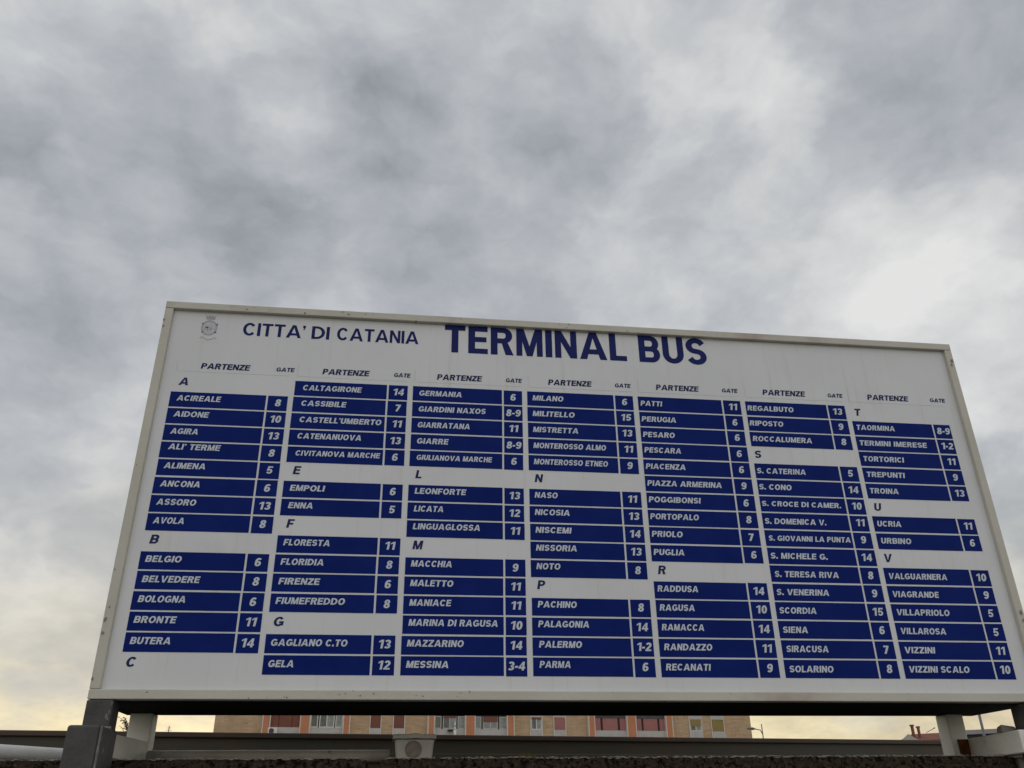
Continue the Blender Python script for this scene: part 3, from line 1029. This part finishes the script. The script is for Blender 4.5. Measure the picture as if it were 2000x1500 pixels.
def lintel(pa, pb, m_='lintel'):
    return (MB().box(fx(pa), fx(pb), -.11, -.017, HEAD + .002, HEAD + .8).build('lintel', M[m_], AB), [])


def trims(pa, pb):
    o = MB().box(fx(pa), fx(pa) + .09, -.10, -.001, SILL - 1.0, HEAD + .8).box(fx(pb) - .09, fx(pb), -.10, -.001, SILL - 1.0, HEAD + .8).build('window_trim', M['trim'], AB)
    return (o, [])


prt = []
# loggia with closed brown shutters
prt += [recess(526.5, 585), sillpanel(526.5, 585)]
for a, c in ((527, 542), (543.2, 568), (569.2, 584.5)):
    prt.append(window(a, c, 1, shut='sh_brown', z1=HEAD + .25))
# loggia with white framed windows
prt += [recess(604.5, 667.5), sillpanel(604.5, 667.5)]
prt += [window(605, 619.5, 1), window(622, 651, 2, blind='sh_brown', blind_frac=.16, z1=HEAD + .15), window(653, 667, 1, glass='curtain')]
# two bedroom windows, brown shutters down
for a, c in ((719.5, 743), (765.5, 790)):
    prt += [trims(a, c), sillpanel(a + 1.2, c - 1.2), window(a + 1.6, c - 1.6, 1, shut='sh_brown', z1=HEAD + .12), lintel(a + 1.2, c - 1.2, 'sill')]
    prt[-1][0].location.z += .14
# loggias with dark windows
prt += [recess(846.3, 906), sillpanel(846.3, 906)]
prt += [window(847, 860, 1, frame='sill'), window(863, 889, 2, frame='sill', blind='sh_brown', blind_frac=.12), window(891.5, 906, 1, frame='sill', glass='curtain')]
prt += [recess(925, 988.5), sillpanel(925, 988.5)]
prt += [window(925.5, 938, 1, frame='sill', glass='curtain'), window(941, 971, 2, frame='sill', blind='sh_brown', blind_frac=.42, glass='curtain'), window(974, 988, 1, frame='sill', glass='curtain')]
# small window with white frame, and its shuttered neighbour
prt += [trims(1033.5, 1058), sillpanel(1034.7, 1056.8), window(1036, 1056, 2, blind='sh_brown', blind_frac=.16), lintel(1034.7, 1056.8, 'sill')]
prt += [trims(1079, 1103.5), sillpanel(1080.2, 1102.3), window(1081, 1101.5, 1, shut='sh_mauve'), lintel(1080.2, 1102.3, 'sill')]
# two loggias with mauve shutters under dark lintels
for a, c in ((1159, 1222), (1240, 1298)):
    prt += [recess(a, c), sillpanel(a, c), lintel(a, c)]
    w = c - a
    for f0, f1 in ((.01, .20), (.27, .74), (.81, .99)):
        prt.append(window(a + w * f0, a + w * f1, 1, shut='sh_mauve', y=-.03))
# olive shutters at the far end
prt += [trims(1345.5, 1371), sillpanel(1346.7, 1369.8), window(1347.5, 1369, 2, blind='sh_olive', blind_frac=.56), lintel(1346.7, 1369.8, 'sill')]
prt += [trims(1388.5, 1414), sillpanel(1389.7, 1412.8), window(1391, 1411.5, 1, shut='sh_olive', z0=SILL - .12), lintel(1389.7, 1412.8, 'sill')]
on_floors(prt)


def on_facade(px, y, z):
    u = fx(px)
    return (BO.x + ca * u - sa * y, BO.y + sa * u + ca * y, z)


# things fixed to the facade
AC = thing('air_conditioner', 'white air conditioner under the brown loggia shutters of the tan block', 'air conditioner', on_facade(532, -.1, SILL - .70), BA)
MB().box(-.46, .46, -.36, 0, 0, .62).build('casing', M['wframe'], AC, .03)
MB().lathe_y(-.10, -.361, .31, [(.25, 0), (.25, .012), (.22, .012), (.21, .004), (.10, .004), (.09, .02), (.01, .02)], 20).build('fan_grille', M['lintel'], AC)
VP = thing('vent_pipe', 'white vent pipe with pointed cowl rising before a dark loggia of the tan block', 'pipe', on_facade(885, -.55, SILL - 1.1), BA)
MB().tube([(0, 0, 0), (0, 0, .95)], .15, 12).tube([(0, 0, .95), (0, 0, 1.25)], [.15, .09], 12).build('pipe_shaft', M['wframe'], VP, 0, True)
MB().tube([(0, 0, 1.25), (0, 0, 1.75)], [.13, .03], 12).build('cowl', M['wframe'], VP, 0, True)
LB = thing('wall_lamp', 'small dark lamp on the sill panel beside the white vent pipe', 'lamp', on_facade(877, -.09, SILL - .25), BA)
MB().box(-.28, .28, -.30, -.05, 0, .17).build('lamp_hood', M['dframe'], LB, .03)
MB().box(-.05, .05, -.05, .03, .02, .14).build('lamp_arm', M['dframe'], LB)


# ------------------------------------------------------------------ rooftops and poles to the right and left
def P(x, y, z):
    return Vector((x, y, Z0 + z))


RH = thing('red_roofed_house', 'pale house with red tiled gable roof and two chimneys beyond the fence', 'house', (0, 0, 0))
e0, e1 = P(35.81, 57.93, 4.18), P(44.0, 52.0, 4.18)
dv = (e1 - e0)
dv.z = 0
dv.normalize()
nv = Vector((-dv.y, dv.x, 0))
if nv.y < 0:
    nv = -nv
a0, a1 = e0 - nv * 0, e0 + dv * 2.9
hw, wz = 5.0, Z0 + 4.16
q0, q1, q2, q3 = a0, a1, a1 + nv * hw, a0 + nv * hw
MB().prism([(q.x, q.y) for q in (q0, q1, q2, q3)], -.13, wz).build('wall', M['plaster'], RH)
ro = MB()
ins = .62
rg0 = a0 + dv * ins + nv * hw / 2
rg1 = a1 + nv * hw / 2
rz = Z0 + 4.78
vs = []
for q, z in ((q0 - nv * .3 - dv * .1, wz + .003), (q1 - nv * .3, wz + .003), (q2 + nv * .3, wz + .003), (q3 + nv * .3 - dv * .1, wz + .003), (rg0, rz), (rg1, rz)):
    vs.append((q.x, q.y, z))
ro.add(vs, [(0, 1, 5, 4), (2, 3, 4, 5), (3, 0, 4), (1, 2, 5), (0, 3, 2, 1)])
roof = ro.build('roof', M['tile'], RH)
for px, py, top, w in ((36.66, 57.55, 5.16, .15), (36.98, 57.35, 5.04, .14)):
    ch = MB()
    c0 = P(px, py, 0) + nv * .5
    ch.prism([(c0.x - w / 2, c0.y - w / 2), (c0.x + w / 2, c0.y - w / 2), (c0.x + w / 2, c0.y + w / 2), (c0.x - w / 2, c0.y + w / 2)], wz + .05, Z0 + top)
    ch.prism([(c0.x - w * .75, c0.y - w * .75), (c0.x + w * .75, c0.y - w * .75), (c0.x + w * .75, c0.y + w * .75), (c0.x - w * .75, c0.y + w * .75)], Z0 + top + .002, Z0 + top + .10)
    ch.build('chimney', M['tile'], roof)
# little gable dormer of pale plaster seen at the left end
gp = MB()
ga, gb = q0 - nv * .31 + dv * .05, q0 - nv * .31 + dv * 1.3
gp.add([(ga.x, ga.y, wz), (gb.x, gb.y, wz), ((ga + gb).x / 2, (ga + gb).y / 2, wz + .45), (ga.x + nv.x, ga.y + nv.y, wz), (gb.x + nv.x, gb.y + nv.y, wz), ((ga + gb).x / 2 + nv.x, (ga + gb).y / 2 + nv.y, wz + .45)],
       [(0, 1, 2), (3, 5, 4), (0, 2, 5, 3), (1, 4, 5, 2), (0, 3, 4, 1)])
gp.build('gable', M['plaster'], RH)
an = P(37.3, 56.9, 4.66)
AN = thing('roof_antenna', 'thin slanting aerial rod over the red roof beside the white leg', 'antenna', an)
MB().tube([(0, 0, 0), (.55, -.3, .28)], .022, 6).build('rod', M['galv'], AN)
MB().tube([(.35, -.18, .17), (.52, -.28, .32)], .018, 6).build('element', M['galv'], AN)

FH = thing('flat_roofed_building', 'low grey building with flat roof right of the white leg', 'building', (0, 0, 0))
f0, f1 = P(44.2, 64.5, 0), P(46.75, 62.83, 0)
fd = (f1 - f0).normalized()
fn = Vector((-fd.y, fd.x, 0))
if fn.y < 0:
    fn = -fn
g = [f0, f1, f1 + fn * 8, f0 + fn * 8]
MB().prism([(q.x, q.y) for q in g], -.13, Z0 + 5.08).build('wall', M['lintel'], FH)
g = [f0 - fd * .4 - fn * .4, f1 + fd * .02 - fn * .4, f1 + fd * .02 + fn * 8.3, f0 - fd * .4 + fn * 8.3]
MB().prism([(q.x, q.y) for q in g], Z0 + 5.083, Z0 + 5.40).build('parapet', M['grey_plaster'], FH)

SP = thing('utility_pole', 'plain grey pole in front of the flat-roofed building', 'pole', P(29.05, 38.57, -Z0 - .13))
MB().tube([(0, 0, 0), (0, 0, 6.5)], [.09, .06], 10).build('shaft', M['galv'], SP, 0, True)
MB().tube([(0, 0, 6.5), (0, 0, 6.56)], [.075, .02], 10).build('cap', M['galv'], SP, 0, True)

LP = thing('street_lamp', 'slim street lamp with one short arm just right of the tan block', 'street lamp', P(23.77, 52.72, -Z0 - .13))
top = 4.83 + Z0 + .13
MB().tube([(0, 0, 0), (0, 0, top)], [.07, .032], 8).build('shaft', M['galv'], LP, 0, True)
MB().tube([(0, 0, top - .62), (-.10, .03, top - .36), (-.36, .1, top - .30), (-.75, .24, top - .27)], [.03, .03, .028, .026], 8).build('arm', M['galv'], LP, 0, True)
lh = MB().tube([(-.38, .12, top - .28), (-.55, .19, top - .255), (-.86, .28, top - .25)], [.03, .085, .05], 8).build('lamp_head', M['galv'], LP, 0, True)
MB().tube([(-.48, .16, top - .315), (-.78, .255, top - .312)], .035, 6).build('lens', M['lamp_glass'], lh)

LA = thing('antenna_mast', 'thin lone antenna mast left of the tan apartment block', 'antenna', P(-12.79, 55.69, -Z0 - .13))
MB().tube([(0, 0, 0), (0, 0, 5.0 + Z0 + .13)], [.06, .024], 6).build('mast', M['galv'], LA)
for dz, w in ((4.75, .16), (4.88, .10)):
    MB().tube([(-w, 0, dz + Z0 + .13), (w, 0, dz + Z0 + .13)], .012, 5).build('element', M['galv'], LA)

# a thin tree whose top twigs show between the left post and the white rear leg
TR = thing('small_tree', 'sparse leafy treetop showing between the dark post and the white left leg', 'tree', P(-5.86, 21.4, -Z0 - .13))
tz = Z0 + .13
tk = MB()
tk.tube([(0, 0, 0), (.05, 0, 1.2), (.1, .03, 2.6), (.12, 0, 3.9)], [.06, .05, .035, .015], 8)
tr = random.Random(21)
lf = MB()
for k in range(60):
    z = tr.uniform(2.6, 3.86)
    an_ = tr.uniform(0, 6.283)
    ln_ = tr.uniform(.15, .38) * (1.1 if z < 3.3 else .8)
    s0 = Vector((.11, 0, z))
    s1 = s0 + Vector((math.cos(an_) * ln_, math.sin(an_) * ln_, tr.uniform(.08, .30)))
    tk.tube([s0, (s0 + s1) / 2 + Vector((0, 0, .03)), s1], [.010, .007, .003], 5)
    for j in range(9):
        t = .35 + .65 * j / 8
        p = s0.lerp(s1, t)
        d = Vector((tr.uniform(-1, 1), tr.uniform(-1, 1), tr.uniform(-.6, .8))).normalized()
        w = d.cross(Vector((tr.uniform(-1, 1), tr.uniform(-1, 1), 1))).normalized()
        ll, ww = tr.uniform(.05, .085), tr.uniform(.012, .02)
        lf.add([p, p + d * ll * .5 + w * ww, p + d * ll, p + d * ll * .5 - w * ww], [(0, 1, 2, 3)])
tk.build('trunk', M['bark'], TR)
lf.build('crown', M['leaf'], TR)
